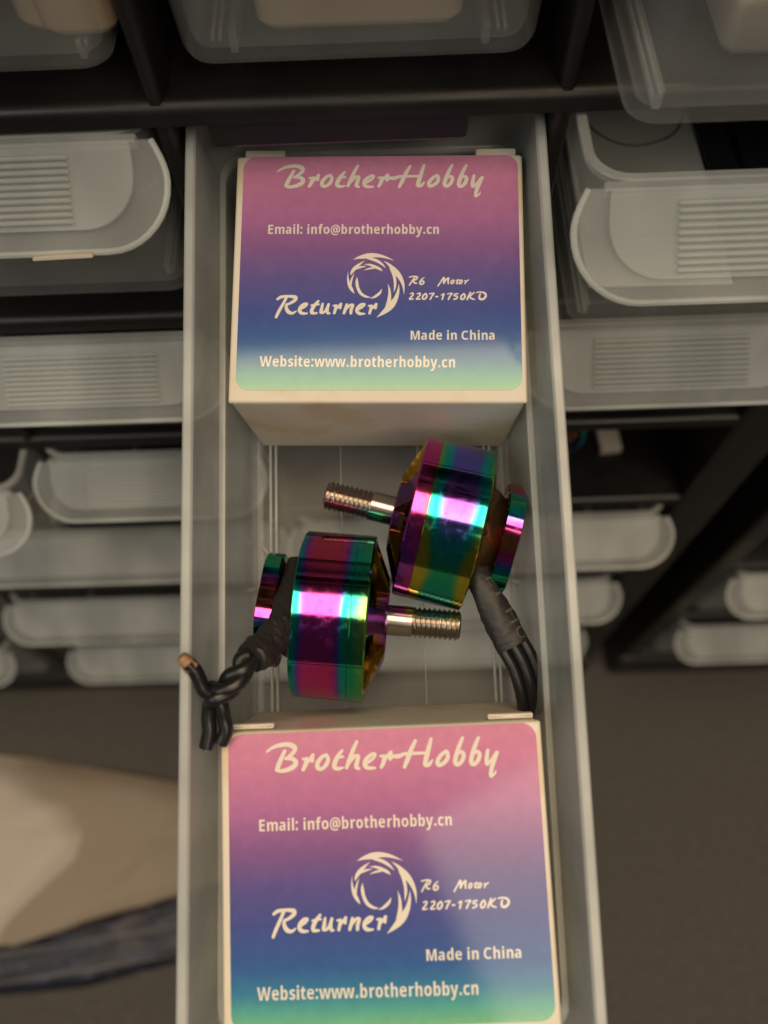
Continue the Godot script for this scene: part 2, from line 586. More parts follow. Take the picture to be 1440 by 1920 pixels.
func text_cover(text: String, w: int, h: int, buf: PackedFloat32Array, a: Vector2, b: Vector2, height: float, bold := true) -> PackedFloat32Array:   # letters of cap height `height` from a to b (baseline)
	var f := SystemFont.new()
	f.font_names = PackedStringArray(["Droid Sans"])
	f.font_weight = 700 if bold else 400
	var tm := TextMesh.new()
	tm.text = text
	tm.font = f
	tm.font_size = 32
	tm.depth = 0.0
	tm.pixel_size = 1.0
	tm.curve_step = 1.0
	var arr := tm.get_mesh_arrays() if tm.get_surface_count() == 0 else tm.surface_get_arrays(0)
	var v: PackedVector3Array = arr[Mesh.ARRAY_VERTEX]
	var idx: PackedInt32Array = arr[Mesh.ARRAY_INDEX] if arr[Mesh.ARRAY_INDEX] != null else PackedInt32Array(range(v.size()))
	var lo := Vector2(1e9, 1e9)
	var hi := -lo
	for q in v:
		lo = lo.min(Vector2(q.x, q.y)); hi = hi.max(Vector2(q.x, q.y))
	var cap := 32.0 * 0.714
	var base := hi.y - 32.0 * 0.76 if text.contains("h") or text.contains("f") or text.contains("b") else hi.y - cap
	var dir := (b - a) / (hi.x - lo.x)
	var up := Vector2(dir.y, -dir.x).normalized() * height / cap
	var map := func(q: Vector3) -> Vector2: return a + dir * (q.x - lo.x) + up * (q.y - base)
	for k in range(0, idx.size(), 3):
		var p: Vector2 = map.call(v[idx[k]])
		var q: Vector2 = map.call(v[idx[k + 1]])
		var r: Vector2 = map.call(v[idx[k + 2]])
		var area := (q - p).cross(r - p)
		if absf(area) < 1e-6:
			continue
		var mn := p.min(q).min(r).floor()
		var mx := p.max(q).max(r).ceil()
		for y in range(maxi(0, int(mn.y)), mini(h - 1, int(mx.y)) + 1):
			for x in range(maxi(0, int(mn.x)), mini(w - 1, int(mx.x)) + 1):
				var hit := 0.0
				for s in [Vector2(0.25, 0.25), Vector2(0.75, 0.25), Vector2(0.25, 0.75), Vector2(0.75, 0.75)]:
					var t: Vector2 = Vector2(x, y) + s
					var e0: float = (q - p).cross(t - p) / area
					var e1: float = (r - q).cross(t - q) / area
					var e2: float = (p - r).cross(t - r) / area
					if e0 >= 0.0 and e1 >= 0.0 and e2 >= 0.0:
						hit += 0.25
				if hit > 0.0:
					buf[y * w + x] = minf(1.0, buf[y * w + x] + hit)
	return buf

func sticker_texture() -> ImageTexture:
	cover.resize(TW * TH)
	# brush lettering, stroke by stroke
	var A := [510.0, 295.0, 6.545]
	var B := [710.0, 295.0, 6.545]
	var R := [510.0, 550.0, 6.545]
	var E := [760.0, 515.0, 8.47]
	var L := [640.0, 475.0, 10.286]
	var list := [
		[A, [85, 160, 22, 150, 120, 34, 230, 97, 45, 320, 92, 50, 385, 115, 55, 395, 150, 48, 365, 190, 42, 300, 238, 36]],
		[A, [290, 238, 34, 360, 242, 45, 400, 272, 52, 385, 315, 55, 310, 353, 48, 230, 366, 40, 190, 355, 40]],
		[A, [282, 160, 40, 245, 230, 48, 210, 300, 52, 188, 352, 45]],
		[A, [480, 248, 26, 530, 245, 34]], [A, [525, 250, 48, 505, 310, 48, 478, 358, 40]], [A, [520, 300, 28, 560, 250, 38, 595, 208, 36]], [A, [592, 208, 34, 583, 268, 44]],
		[A, [742, 212, 36, 690, 235, 42, 642, 295, 50, 642, 345, 48, 685, 355, 40, 735, 315, 46, 760, 258, 42, 742, 212, 36]],
		[A, [918, 172, 32, 870, 230, 46, 832, 300, 52, 828, 345, 48, 870, 360, 38, 918, 350, 24]], [A, [838, 250, 24, 925, 236, 28]],
		[A, [1085, 85, 34, 1040, 170, 46, 1000, 260, 50, 960, 350, 40]], [A, [985, 310, 34, 1050, 240, 38, 1095, 235, 38, 1080, 290, 48, 1068, 345, 48, 1098, 365, 30]],
		[A, [1190, 310, 28, 1250, 270, 32, 1282, 225, 34, 1250, 218, 36, 1188, 265, 50, 1163, 320, 52, 1190, 358, 44, 1272, 363, 28]],
		[B, [30, 242, 26, 80, 240, 30]], [B, [75, 250, 46, 60, 310, 46, 35, 355, 38]], [B, [70, 290, 28, 110, 240, 38, 148, 207, 38]], [B, [146, 207, 42, 138, 272, 44]],
		[B, [140, 245, 38, 230, 248, 48, 300, 226, 36, 400, 224, 36, 530, 222, 30]],
		[B, [425, 92, 36, 375, 180, 50, 330, 280, 52, 290, 362, 38]], [B, [598, 78, 34, 565, 180, 50, 530, 290, 54, 522, 342, 52, 562, 342, 44, 600, 300, 20]],
		[B, [755, 212, 38, 700, 250, 44, 658, 310, 48, 668, 350, 46, 722, 335, 44, 768, 285, 46, 772, 228, 42, 755, 212, 38]],
		[B, [945, 78, 34, 900, 170, 48, 862, 270, 50, 852, 335, 48, 884, 352, 42, 930, 310, 46, 948, 250, 46, 925, 222, 36, 890, 240, 28]],
		[B, [1120, 80, 34, 1075, 172, 48, 1037, 272, 50, 1027, 337, 48, 1059, 354, 42, 1105, 312, 46, 1123, 252, 46, 1100, 224, 36, 1065, 242, 28]],
		[B, [1215, 215, 38, 1200, 290, 46, 1200, 355, 42, 1245, 318, 30, 1310, 238, 34]], [B, [1320, 238, 34, 1275, 330, 48, 1245, 410, 46, 1235, 480, 38, 1280, 455, 22, 1292, 425, 12]],
		[R, [205, 112, 34, 160, 200, 38, 110, 290, 40, 76, 362, 34]], [R, [92, 138, 32, 140, 110, 38, 230, 102, 34, 310, 112, 48, 312, 145, 44, 260, 183, 36, 208, 205, 30]], [R, [205, 205, 32, 202, 250, 42, 230, 298, 48, 280, 312, 34, 325, 285, 16]],
		[R, [598, 160, 30, 545, 220, 44, 518, 275, 46, 522, 308, 40, 580, 310, 24]], [R, [512, 212, 22, 602, 200, 26]],
		[R, [652, 192, 28, 640, 250, 40, 632, 300, 40, 680, 288, 30, 725, 202, 34]], [R, [725, 198, 32, 710, 260, 38, 714, 308, 34, 740, 310, 22]],
		[R, [950, 202, 34, 932, 260, 40, 915, 308, 34]], [R, [930, 272, 28, 985, 212, 32, 1025, 208, 34, 1006, 260, 40, 1000, 308, 36]],
		[E, [205, 100, 22, 160, 160, 24, 110, 235, 24]], [E, [112, 105, 20, 190, 92, 22, 238, 106, 27, 213, 145, 25, 165, 160, 22]], [E, [170, 160, 24, 190, 198, 29, 228, 205, 18]],
		[E, [345, 112, 14, 300, 150, 25, 277, 198, 28, 300, 224, 26, 338, 200, 26, 332, 168, 21, 290, 182, 18]],
		[E, [567, 245, 25, 610, 180, 24, 660, 112, 30, 660, 160, 30, 657, 204, 26, 690, 150, 27, 735, 117, 25, 726, 170, 28, 730, 208, 24]],
		[E, [890, 140, 21, 866, 180, 25, 866, 208, 24, 890, 205, 14]], [E, [848, 155, 14, 905, 150, 14]],
		[E, [987, 160, 16, 1010, 160, 18]], [E, [1010, 165, 25, 995, 208, 21]], [E, [1010, 180, 16, 1050, 147, 21]],
		[E, [532, 420, 26, 560, 420, 26]], [E, [617, 395, 18, 658, 377, 26, 645, 420, 28, 632, 463, 26]],
		[E, [880, 372, 23, 837, 377, 23, 822, 404, 23, 863, 412, 25, 868, 443, 25, 817, 463, 24]],
		[E, [1080, 352, 28, 1050, 410, 30, 1027, 463, 28]], [E, [1138, 352, 23, 1072, 415, 25, 1100, 448, 28, 1143, 463, 21]],
		[E, [1182, 350, 23, 1240, 342, 23, 1308, 362, 35, 1322, 410, 36, 1280, 456, 38, 1228, 452, 36, 1222, 410, 30, 1236, 372, 22]],
		[L, [280, 195, 4, 400, 152, 55, 560, 122, 105, 720, 110, 78, 880, 140, 48, 1070, 210, 4]], [L, [560, 165, 40, 720, 212, 58, 830, 280, 44, 910, 360, 4]],
		[L, [880, 225, 8, 980, 300, 50, 1100, 430, 105, 1190, 550, 86, 1250, 700, 50, 1265, 880, 4]], [L, [1000, 370, 30, 1060, 480, 58, 1088, 600, 54, 1090, 720, 44, 1065, 840, 4]],
		[L, [1165, 680, 4, 1150, 820, 50, 1100, 970, 88, 1010, 1100, 130, 900, 1210, 95, 735, 1335, 4]], [L, [955, 680, 4, 980, 790, 40, 985, 900, 58, 970, 1020, 76, 930, 1130, 58]],
		[L, [500, 220, 4, 400, 290, 45, 310, 370, 72, 250, 450, 48, 232, 505, 6]], [L, [340, 380, 30, 430, 345, 38, 540, 330, 4]],
		[L, [490, 290, 4, 600, 300, 40, 720, 345, 58, 800, 385, 44, 845, 425, 6]], [L, [485, 410, 4, 570, 380, 30, 680, 360, 38]],
		[L, [180, 440, 4, 175, 560, 30, 200, 690, 58, 250, 790, 58, 300, 870, 6]], [L, [300, 470, 4, 260, 560, 30, 235, 650, 38, 230, 720, 38]],
		[L, [355, 545, 4, 350, 640, 54, 370, 760, 58, 430, 870, 58, 530, 930, 44, 620, 940, 6]], [L, [835, 780, 6, 790, 860, 50, 700, 930, 48, 610, 965, 6]]]
	for s in list:
		stroke(s[1], s[0][0], s[0][1], s[0][2])
	var e := [380, 262, 24, 430, 232, 28, 458, 197, 30, 420, 198, 34, 377, 240, 44, 367, 285, 44, 400, 313, 40, 458, 314, 22]
	for dx in [0.0, 710.0]:
		stroke(e, 510, 550, 6.545, dx)
	for dx in [0.0, 435.0]:
		for s in [[785, 217, 24, 820, 212, 28], [820, 222, 40, 796, 308, 34], [815, 260, 26, 878, 193, 32], [876, 193, 34, 868, 243, 34]]:
			stroke(s, 510, 550, 6.545, dx)
	for dx in [0.0, 132.0]:
		stroke([805, 147, 20, 780, 172, 24, 776, 204, 24, 800, 205, 22, 820, 172, 23, 805, 147, 20], 760, 515, 8.47, dx)
	for dx in [0.0, 112.0]:
		stroke([125, 376, 20, 165, 367, 26, 165, 400, 26, 112, 460, 26, 170, 460, 22], 760, 515, 8.47, dx)
	for dx in [0.0, 608.0]:
		stroke([365, 372, 26, 327, 410, 30, 322, 453, 28, 350, 463, 27, 384, 425, 30, 380, 382, 26, 365, 372, 26], 760, 515, 8.47, dx)
	for dx in [0.0, 287.0]:
		stroke([432, 376, 21, 500, 367, 24, 470, 410, 26, 442, 463, 26], 760, 515, 8.47, dx)
	# the plain lettering
	for t in [["Email: info@brotherhobby.cn", 505.0, 829.0, 444.0, 18.0], ["Made in China", 775.0, 932.0, 646.0, 17.0], ["Website:www.brotherhobby.cn", 491.0, 858.0, 698.0, 19.5]]:
		cover = text_cover(t[0], TW, TH, cover, to_print(t[1], t[3]), to_print(t[2], t[3] - 1.0), t[4] / 452.0 * TH)
	# ground colours from pink through violet and blue to green
	var g := Gradient.new()
	g.offsets = PackedFloat32Array([0.0, 0.10, 0.27, 0.42, 0.53, 0.66, 0.80, 0.88, 0.94, 1.0])
	g.colors = PackedColorArray([Color(0.84, 0.56, 0.68), Color(0.82, 0.53, 0.67), Color(0.71, 0.46, 0.65), Color(0.53, 0.38, 0.60), Color(0.40, 0.36, 0.60), Color(0.31, 0.35, 0.61), Color(0.25, 0.40, 0.64), Color(0.26, 0.52, 0.67), Color(0.36, 0.67, 0.64), Color(0.50, 0.76, 0.58)])
	var im := Image.create(TW, TH, false, Image.FORMAT_RGB8)
	var n := FastNoiseLite.new()
	n.seed = 4
	n.frequency = 0.02
	rng.seed = 77
	for k in 60:      # chips in the print
		dab(Vector2(rng.randf() * TW, rng.randf() * TH), rng.randf_range(0.4, 1.6), rng.randf_range(0.1, 0.4))
	for y in TH:
		var c := g.sample((y + 0.5) / TH)
		for x in TW:
			var v := 1.0 + 0.035 * n.get_noise_2d(x, y) + 0.03 * (rng.randf() - 0.5)
			im.set_pixel(x, y, Color(c.r * v, c.g * v, c.b * v).lerp(Color(0.93, 0.90, 0.84), cover[y * TW + x]))
	return ImageTexture.create_from_image(im)

func motor_box(label: String, xf: Transform3D, flap: float) -> void:     # origin at the middle of the box's bottom; 44.7 wide, 28 high, 40.3 long, opening at the back
	var o := thing("motor_box", label, "box", xf, "motor boxes in the open drawer")
	var b := MB.new()
	b.box(Vector3(-22.3, 0, -20.1), Vector3(22.3, 27.3, 20.1), 0.9)
	part("carton", b.build(50.0), M.card, o)
	b = MB.new()
	b.box(Vector3(-22.35, 27.32, -20.0), Vector3(22.35, 28.1, 20.15), 0.38)
	part("lid", b.build(50.0), M.card, o)
	for s in [-1, 1]:
		b = MB.new()
		var xa := -21.4 if s < 0 else 15.2
		b.box(Vector3(xa, 25.2, -20.2 - flap), Vector3(xa + 6.4, 26.9, -20.2), 0.25)
		part("tuck_flap", b.build(50.0), M.card, o)
	var st := MB.new()      # the sticker: a thin rounded sheet
	var outline := MB.rrect(-21.25, 21.6, -19.75, 18.3, 2.0, 0, 8)
	var poly := PackedVector2Array()
	for q in outline:
		poly.append(Vector2(q.x, q.z))
	st.prism(poly, func(q: Vector2, t: float) -> Vector3: return Vector3(q.x, t, q.y), 28.11, 28.2)
	for k in st.U.size():
		st.U[k] = Vector2((st.U[k].x + 21.25) / 42.85, (st.U[k].y + 19.75) / 38.05)
	part("sticker", st.build(40.0), M.sticker, o).set_meta("label", "glossy sticker fading from pink through blue to green with white lettering")

# ---------------------------------------------------------------- motors
func motor(label: String, xf: Transform3D, body: Array, flip: float) -> Node3D:   # axis along x, shaft towards +x, bell 26.6 across; body = film thickness [edge, middle, ring, width of the edge bands, painted sheen shift, its phase], flip = how the spokes are turned
	var o := thing("brushless_motor", label, "motor", xf, "loose motors in the open drawer")
	var r := 13.3
	var tint := func(ax: float, rad: float, a: float) -> Color:      # film thinner at the edges; hues of its view-angle sheen painted round the bell
		var sheen_shift: float = body[4] * (0.7 * sin(2.0 * a + body[5]) + 0.3 * sin(5.0 * a + 1.3 * body[5]))
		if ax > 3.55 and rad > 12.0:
			return film(body[2] + 0.5 * sheen_shift + 0.04 * (ax - 4.8))
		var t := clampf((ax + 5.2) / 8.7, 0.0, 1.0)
		return film(lerpf(body[0], body[1], smoothstep(0.0, body[3], minf(t, 1.0 - t))) + sheen_shift)
	var prof := []
	prof.append([-5.2, 12.0])
	prof.append([-5.2, r - 0.25])
	for k in 31:
		prof.append([lerpf(-5.0, 3.45, k / 30.0), r])
	prof.append_array([[3.5, r - 0.12], [3.6, r - 0.12], [3.65, r]])
	for k in 7:
		prof.append([lerpf(3.7, 5.85, k / 6.0), r])
	prof.append_array([[6.1, r - 0.25], [6.1, 12.2], [4.8, 12.0], [-4.7, 11.9]])
	var b := MB.new()
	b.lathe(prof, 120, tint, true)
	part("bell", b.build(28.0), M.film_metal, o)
	# spokes from the ring in to the hub
	var sp := PackedVector2Array([Vector2(5.6, 12.3), Vector2(6.12, 12.5), Vector2(8.55, 6.6), Vector2(8.8, 5.6), Vector2(8.8, 3.2), Vector2(6.3, 3.2), Vector2(6.3, 5.6), Vector2(4.4, 11.9)])
	b = MB.new()
	b.prism(sp, func(q: Vector2, t: float) -> Vector3: return Vector3(q.x, q.y, t * lerpf(1.0, 1.35, (q.y - 3.0) / 10.0)), -1.6, 1.6, film(0.03), film(0.46))
	var spm := b.build(28.0)
	for k in 5:
		part("spoke", spm, M.film_metal, o, Transform3D(Basis(Vector3.RIGHT, TAU * k / 5.0 + (0.05 if flip > 0 else 0.2)), Vector3.ZERO))
	b = MB.new()
	b.lathe([[6.9, 2.4], [6.9, 5.3], [8.6, 5.3], [8.85, 5.0], [8.85, 2.4]], 48, func(ax: float, _r: float, _a: float) -> Color: return film(0.46 if ax > 8.0 else 0.1), true)
	part("hub", b.build(28.0), M.film_metal, o)
	b = MB.new()
	b.lathe([[-5.0, 0.5], [-5.0, 11.0], [2.4, 11.0], [2.9, 10.2], [2.9, 0.5]], 40, func(_x: float, _r: float, _a: float) -> Color: return Color.WHITE)
	part("stator", b.build(28.0), M.dark_core, o)
	# shaft: smooth shank, then the thread as a turned helix
	b = MB.new()
	b.lathe([[6.0, 0.4], [6.0, 2.42], [12.7, 2.42], [12.95, 2.15], [12.95, 0.4]], 36, func(_x: float, _r: float, _a: float) -> Color: return Color.WHITE)
	part("shaft", b.build(28.0), M.steel, o)
	b = MB.new()
	var rings := []
	var from := 12.9
	var to := 20.5
	var pitch := 0.8
	var n := 36
	var steps := 120
	for k in steps + 1:
		var ax := lerpf(from, to, float(k) / steps)
		var ring := PackedVector3Array()
		for j in n:
			var a := TAU * j / n
			var f := fposmod(ax / pitch - float(j) / n, 1.0)
			var rad := 2.52 - 0.46 * pow(absf(2.0 * f - 1.0), 0.9)
			rad = minf(rad, 2.5 - maxf(0.0, ax - to + 0.45) * 1.1)
			ring.append(Vector3(ax, rad * cos(a), rad * sin(a)))
		rings.append(ring)
	b.loft(rings)
	part("thread", b.build(34.0), M.steel, o)
	# behind the bell: base, windings, flange with four lobes
	b = MB.new()
	b.lathe([[-8.4, 0.5], [-8.4, 6.2], [-7.2, 7.2], [-5.8, 7.9], [-5.3, 9.0], [-4.6, 9.4], [-4.6, 0.5]], 48, func(_x: float, _r: float, _a: float) -> Color: return Color.WHITE)
	part("base", b.build(28.0), M.bronze, o)
	for k in 9:
		b = MB.new()
		var a := TAU * k / 9.0
		b.tube(PackedVector3Array([Vector3(-5.7, 8.1, -1.1), Vector3(-5.4, 9.2, -1.2), Vector3(-5.0, 10.4, -1.0), Vector3(-5.0, 10.4, 1.0), Vector3(-5.4, 9.2, 1.2), Vector3(-5.7, 8.1, 1.1)]), func(_t: float, _a: float) -> float: return 0.55, 7)
		part("winding", b.build(60.0), M.winding, o, Transform3D(Basis(Vector3.RIGHT, a), Vector3.ZERO))
	b = MB.new()
	var fl := []
	var fc := []
	for q in [[-11.2, -0.3], [-11.05, 0.0], [-8.6, 0.0], [-8.35, -0.3]]:
		var ring := PackedVector3Array()
		var col := PackedColorArray()
		for j in 144:
			var a := TAU * j / 144.0
			var lobe: float = 8.0 + 1.35 * pow(0.5 + 0.5 * cos(4.0 * (a - 0.3)), 0.7) + float(q[1])
			ring.append(Vector3(q[0], lobe * cos(a), lobe * sin(a)))
			col.append(film(0.5 + 0.36 * sin(4.0 * (a - 0.3) + 0.6) + (0.1 if q[1] < 0.0 else 0.0)))
		fl.append(ring); fc.append(col)
	b.loft(fl, true, fc)
	part("mounting_flange", b.build(28.0), M.film_metal, o)
	return o

func cable(parent: Node3D, called: String, pts: Array, radius: Callable, m: Material, n := 10, flat := 1.0, side := Vector3.ZERO, per := 8, crease := 0.03) -> MeshInstance3D:
	var inv := parent.transform.affine_inverse() * open_drawer      # points come in millimetres of the open drawer
	var path := PackedVector3Array()
	for p in spline(pts, per):
		path.append((inv * (p * 0.001)) * 1000.0)
	var b := MB.new()
	var ns := FastNoiseLite.new()
	ns.seed = 40 + pts.size()
	ns.frequency = 1.0
	var creased := func(t: float, an: float) -> float:      # wrinkles across the sleeve and dents along it
		var r: float = radius.call(t, an)
		return r * (1.0 + crease * (ns.get_noise_3d(t * 11.0, cos(an) * 1.6, sin(an) * 1.6) + 0.5 * ns.get_noise_3d(t * 9.0, cos(an) * 2.0, sin(an) * 2.0)))
	b.tube(path, creased, n, Color.WHITE, flat, inv.basis * side if side != Vector3.ZERO else side)
	return part(called, b.build(60.0), m, parent)

func motors() -> void:
	var at := func(x: float, z: float, turn: float) -> Transform3D: return open_drawer * Transform3D(Basis(Vector3.UP, deg_to_rad(turn)), mm(x, -34.0 + 13.3, z))
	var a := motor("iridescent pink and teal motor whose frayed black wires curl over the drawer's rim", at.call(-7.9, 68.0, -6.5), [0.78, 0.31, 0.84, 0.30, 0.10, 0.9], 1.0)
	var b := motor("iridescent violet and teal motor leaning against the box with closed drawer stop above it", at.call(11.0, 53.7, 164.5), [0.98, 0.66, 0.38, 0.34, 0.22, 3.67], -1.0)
	b.set_meta("label", "iridescent violet and teal motor touching the front of the carton, black sleeve on its wires")
	# motor a: lumpy sleeve, three twisted wires, one turned up with a bare end, two hanging down
	var s := [in_drawer(557, 1060, 14), in_drawer(549, 1100, 19), in_drawer(537, 1146, 23), in_drawer(519, 1186, 26), in_drawer(494, 1216, 29), in_drawer(470, 1234, 31)]
	cable(a, "sleeve", s, func(t: float, an: float) -> float: return lerpf(1.7, 2.3, smoothstep(0.0, 0.5, t)) * (1.0 + 0.08 * sin(an * 2.0 + t * 9.0) + 0.05 * sin(t * 23.0)), M.sleeve, 28, 1.0, Vector3.ZERO, 22, 0.15)
	cable(a, "sleeve", [in_drawer(563, 1060, 13), in_drawer(556, 1120, 17), in_drawer(545, 1180, 18), in_drawer(541, 1215, 17.5)], func(t: float, an: float) -> float: return 1.35 * (1.0 + 0.06 * sin(an * 3.0 + t * 11.0)), M.sleeve, 24, 1.0, Vector3.ZERO, 22, 0.15)
	var core := [in_drawer(478, 1222, 30.5), in_drawer(460, 1244, 31.6), in_drawer(443, 1268, 32.2), in_drawer(424, 1290, 32.4), in_drawer(405, 1300, 32.4)]
	var ends := [[in_drawer(386, 1296, 33.2), in_drawer(374, 1275, 34), in_drawer(366, 1258, 34.6), in_drawer(352, 1243, 35.2)], [in_drawer(394, 1318, 31.6), in_drawer(391, 1345, 30.8), in_drawer(393, 1370, 30.4), in_drawer(387, 1402, 30.0)], [in_drawer(414, 1320, 31.4), in_drawer(420, 1348, 30.6), in_drawer(424, 1370, 30.2), in_drawer(414, 1393, 29.8)]]
	for k in 3:
		var path := []
		for j in core.size():
			var ph := TAU * k / 3.0 + j * 1.45
			path.append(core[j] + Vector3(cos(ph) * 0.8, sin(ph) * 0.9, sin(ph + 0.5) * 0.8))
		path.append_array(ends[k])
		var w := cable(a, "wire", path, func(_t: float, _a: float) -> float: return 1.02, M.wire_skin, 12)
		var tip: Vector3 = ends[k][3]
		var back: Vector3 = (tip - ends[k][2]).normalized()
		var inv := a.transform.affine_inverse() * open_drawer
		var tb := MB.new()
		tb.tube(PackedVector3Array([(inv * ((tip - back * 0.9) * 0.001)) * 1000.0, (inv * ((tip + back * (0.2 if k else 0.7)) * 0.001)) * 1000.0, (inv * ((tip + back * (0.6 if k else 1.3)) * 0.001)) * 1000.0]), func(t: float, an: float) -> float: return (1.06 if k == 0 else 0.62) * (1.0 - 0.3 * t) * (1.0 + 0.1 * sin(3.0 * an)), 10)
		part("bare_end", tb.build(60.0), M.strand if k == 0 else M.tin, w)
	# motor b: flat printed sleeve, then three wires side by side running down behind the other carton
	var sl := [in_drawer(902, 1040, 15), in_drawer(897, 1078, 17), in_drawer(912, 1112, 17.5), in_drawer(932, 1152, 17.5), in_drawer(951, 1190, 17.5), in_drawer(962, 1212, 17.5)]
	cable(b, "sleeve", sl, func(t: float, an: float) -> float: return lerpf(2.0, 2.65, smoothstep(0.25, 0.7, t)) * (1.0 + 0.02 * sin(an * 4.0 + t * 13.0)), M.printed_sleeve, 32, 0.62, Vector3.UP, 22, 0.07)
	for k in 3:
		var d := Vector3((k - 1) * 1.5, 0.35 if k == 1 else 0.0, (1 - k) * 0.75)
		cable(b, "wire", [in_drawer(948, 1186, 17.5) + d * 0.8, in_drawer(962, 1210, 17.5) + d, in_drawer(980, 1243, 17.5) + d, in_drawer(992, 1280, 17.0) + d, in_drawer(996, 1312, 15.5) + d * 0.9, in_drawer(994, 1338, 12.0) + d * 0.8], func(_t: float, _a: float) -> float: return 0.92, M.wire_skin, 12)

func sleeve_texture() -> ImageTexture:      # dull grey lettering along the shrink sleeve
	var w := 512
	var h := 256
	var buf := PackedFloat32Array()
	buf.resize(w * h)
	var im := Image.create(w, h, false, Image.FORMAT_RGB8)
	# u runs round the sleeve, v along it
	buf = text_cover("ET HO", w, h, buf, Vector2(170, 70), Vector2(170, 236), 62.0, false)
	for y in h:
		for x in w:
			im.set_pixel(x, y, Color(0.145, 0.14, 0.135).lerp(Color(0.32, 0.31, 0.295), buf[y * w + x]))
	return ImageTexture.create_from_image(im)

# ---------------------------------------------------------------- build
func _ready() -> void:
	# camera, surroundings, lamps, exposure
	var cam := Camera3D.new()
	cam.name = "camera"
	add_child(cam)
	cam.transform = Transform3D(cam_basis, cam_at)
	var at := CameraAttributesPhysical.new()
	at.frustum_focal_length = 12.0 * 1442.0 / 960.0
	at.frustum_focus_distance = 0.119
	at.exposure_aperture = 8.0
	at.frustum_near = 0.005
	at.frustum_far = 20.0
	cam.attributes = at
	cam.fov = rad_to_deg(2.0 * atan(960.0 / 1442.0))
	cam.near = 0.005
	cam.far = 20.0
	cam.current = true
	var we := WorldEnvironment.new()
	var env := Environment.new()
	env.background_mode = Environment.BG_COLOR
	env.background_color = Color(0.23, 0.22, 0.205)
	env.background_energy_multiplier = 1.0
	env.tonemap_mode = Environment.TONE_MAPPER_LINEAR
	env.tonemap_exposure = 0.81
	env.sdfgi_enabled = true
	env.ssao_enabled = true
	env.ssil_enabled = true
	we.environment = env
	add_child(we)
	lamp("ceiling_lamp", Vector3(0.05, 1.5, 0.12), Vector3(0, 0, 0.12), Vector2(0.85, 0.85), Color(1.0, 0.88, 0.73), 2.1)
	lamp("window_light", Vector3(-1.0, 1.25, 0.75), Vector3(0, -0.05, 0.05), Vector2(0.9, 0.9), Color(0.98, 0.98, 0.95), 0.8)
	lamp("glare_panel", Vector3(0.60, 1.32, 1.12), Vector3(0, -0.05, 0.05), Vector2(0.95, 0.95), Color(1.0, 0.93, 0.83), 1.3)  # added panel for the sticker glare, standing in for a bright side of the room

	materials()
	var stick := mat("sticker", Color.WHITE, 0.09)
	stick.albedo_texture = sticker_texture()
	var ps := mat("printed_sleeve", Color.WHITE, 0.5)
	ps.albedo_texture = sleeve_texture()

	var pm := mat("pouch", Color(0.72, 0.74, 0.80), 0.45)
	pm.albedo_texture = pouch_texture()

	# the setting
	var fb := MB.new()
	fb.box(Vector3(-900, FLOOR_Y - 20, -500), Vector3(900, FLOOR_Y, 900))
	var fl := part("floor", fb.build(), M.carpet, self)
	fl.set_meta("kind", "structure")
	cabinet()
	neighbour("storage_cabinet", 122.0, 215.0, "black drawer cabinet standing apart, past the dark gap beside the first cabinet")
	neighbour("storage_cabinet", -256.0, -166.0, "black drawer cabinet at the far end of the bottom row of drawers")
	the_open_drawer()

	# drawers still in the cabinet
	var y0 := ROW - 1.2
	put_drawer("small", "small_drawer", -COL, y0, 0.0, "closed drawer with a beige lump inside, above the ribbed drawer beside the open one")
	put_drawer("small", "small_drawer", 0, y0, 0.0, "closed drawer right above the open drawer, with a pale block inside")
	put_drawer("small", "small_drawer", COL, y0, 15.0, "drawer pulled a little forward, overhanging the drawer with dark plates")
	put_drawer("small", "small_drawer", -COL, -1.2, 0.0, "closed ribbed drawer touching the open drawer's rim, a beige scrap stuck under its lip")
	put_drawer("small", "small_drawer", COL, -1.2, 13.0, "half open ribbed drawer with dark plates and a hair on its floor")
	put_drawer("small", "small_drawer", -COL, -ROW - 1.2, 1.5, "closed ribbed drawer directly below the one with the beige scrap under its lip")
	put_drawer("small", "small_drawer", COL, -ROW - 1.2, 2.0, "closed ribbed drawer above the empty slot")
	put_drawer("small", "small_drawer", -COL, -ROW * 2 - 1.2, 2.5, "lowest of the three ribbed drawers stacked beside the open drawer")
	put_drawer("small", "small_drawer", -COL * 2, -ROW * 2 - 1.2, 11.0, "slightly open drawer in the cabinet's outermost column, its curved lip sticking out")
	var yw := -ROW * 3 - 1.2
	put_drawer("wide", "wide_drawer", X0 + WIDE * 0.5, yw, 3.0, "plain wide drawer, uppermost of the wide ones under the ribbed drawers")
	put_drawer("wide", "wide_drawer", X0 + WIDE * 1.5, yw, 3.0, "plain wide drawer just below the empty slot")
	put_drawer("wide", "wide_drawer", X0 + WIDE * 0.5, yw - TALL, 4.0, "plain wide drawer in the middle of the three wide rows, under the ribbed drawers")
	put_drawer("wide", "wide_drawer", X0 + WIDE * 1.5, yw - TALL, 2.0, "plain wide drawer two rows below the empty slot")
	put_drawer("wide", "wide_drawer", X0 + WIDE * 0.5, yw - TALL * 2, 5.0, "plain wide drawer in the lowest row, resting just above the cabinet's base")
	put_drawer("wide", "wide_drawer", X0 + WIDE * 1.5, yw - TALL * 2, 2.0, "lowest wide drawer below the empty slot, beside the dark side panel")
	put_drawer("middling", "wide_drawer", 168.5, yw - TALL, 2.0, "upper wide drawer of the separate cabinet past the dark gap", "drawers of the separate cabinet")
	put_drawer("middling", "wide_drawer", 168.5, yw - TALL * 2, 4.0, "lower wide drawer of the separate cabinet past the dark gap", "drawers of the separate cabinet")
	put_drawer("middling", "wide_drawer", -211.0, yw - TALL * 2, 5.0, "wide drawer of the neighbouring cabinet, next to the lowest row")

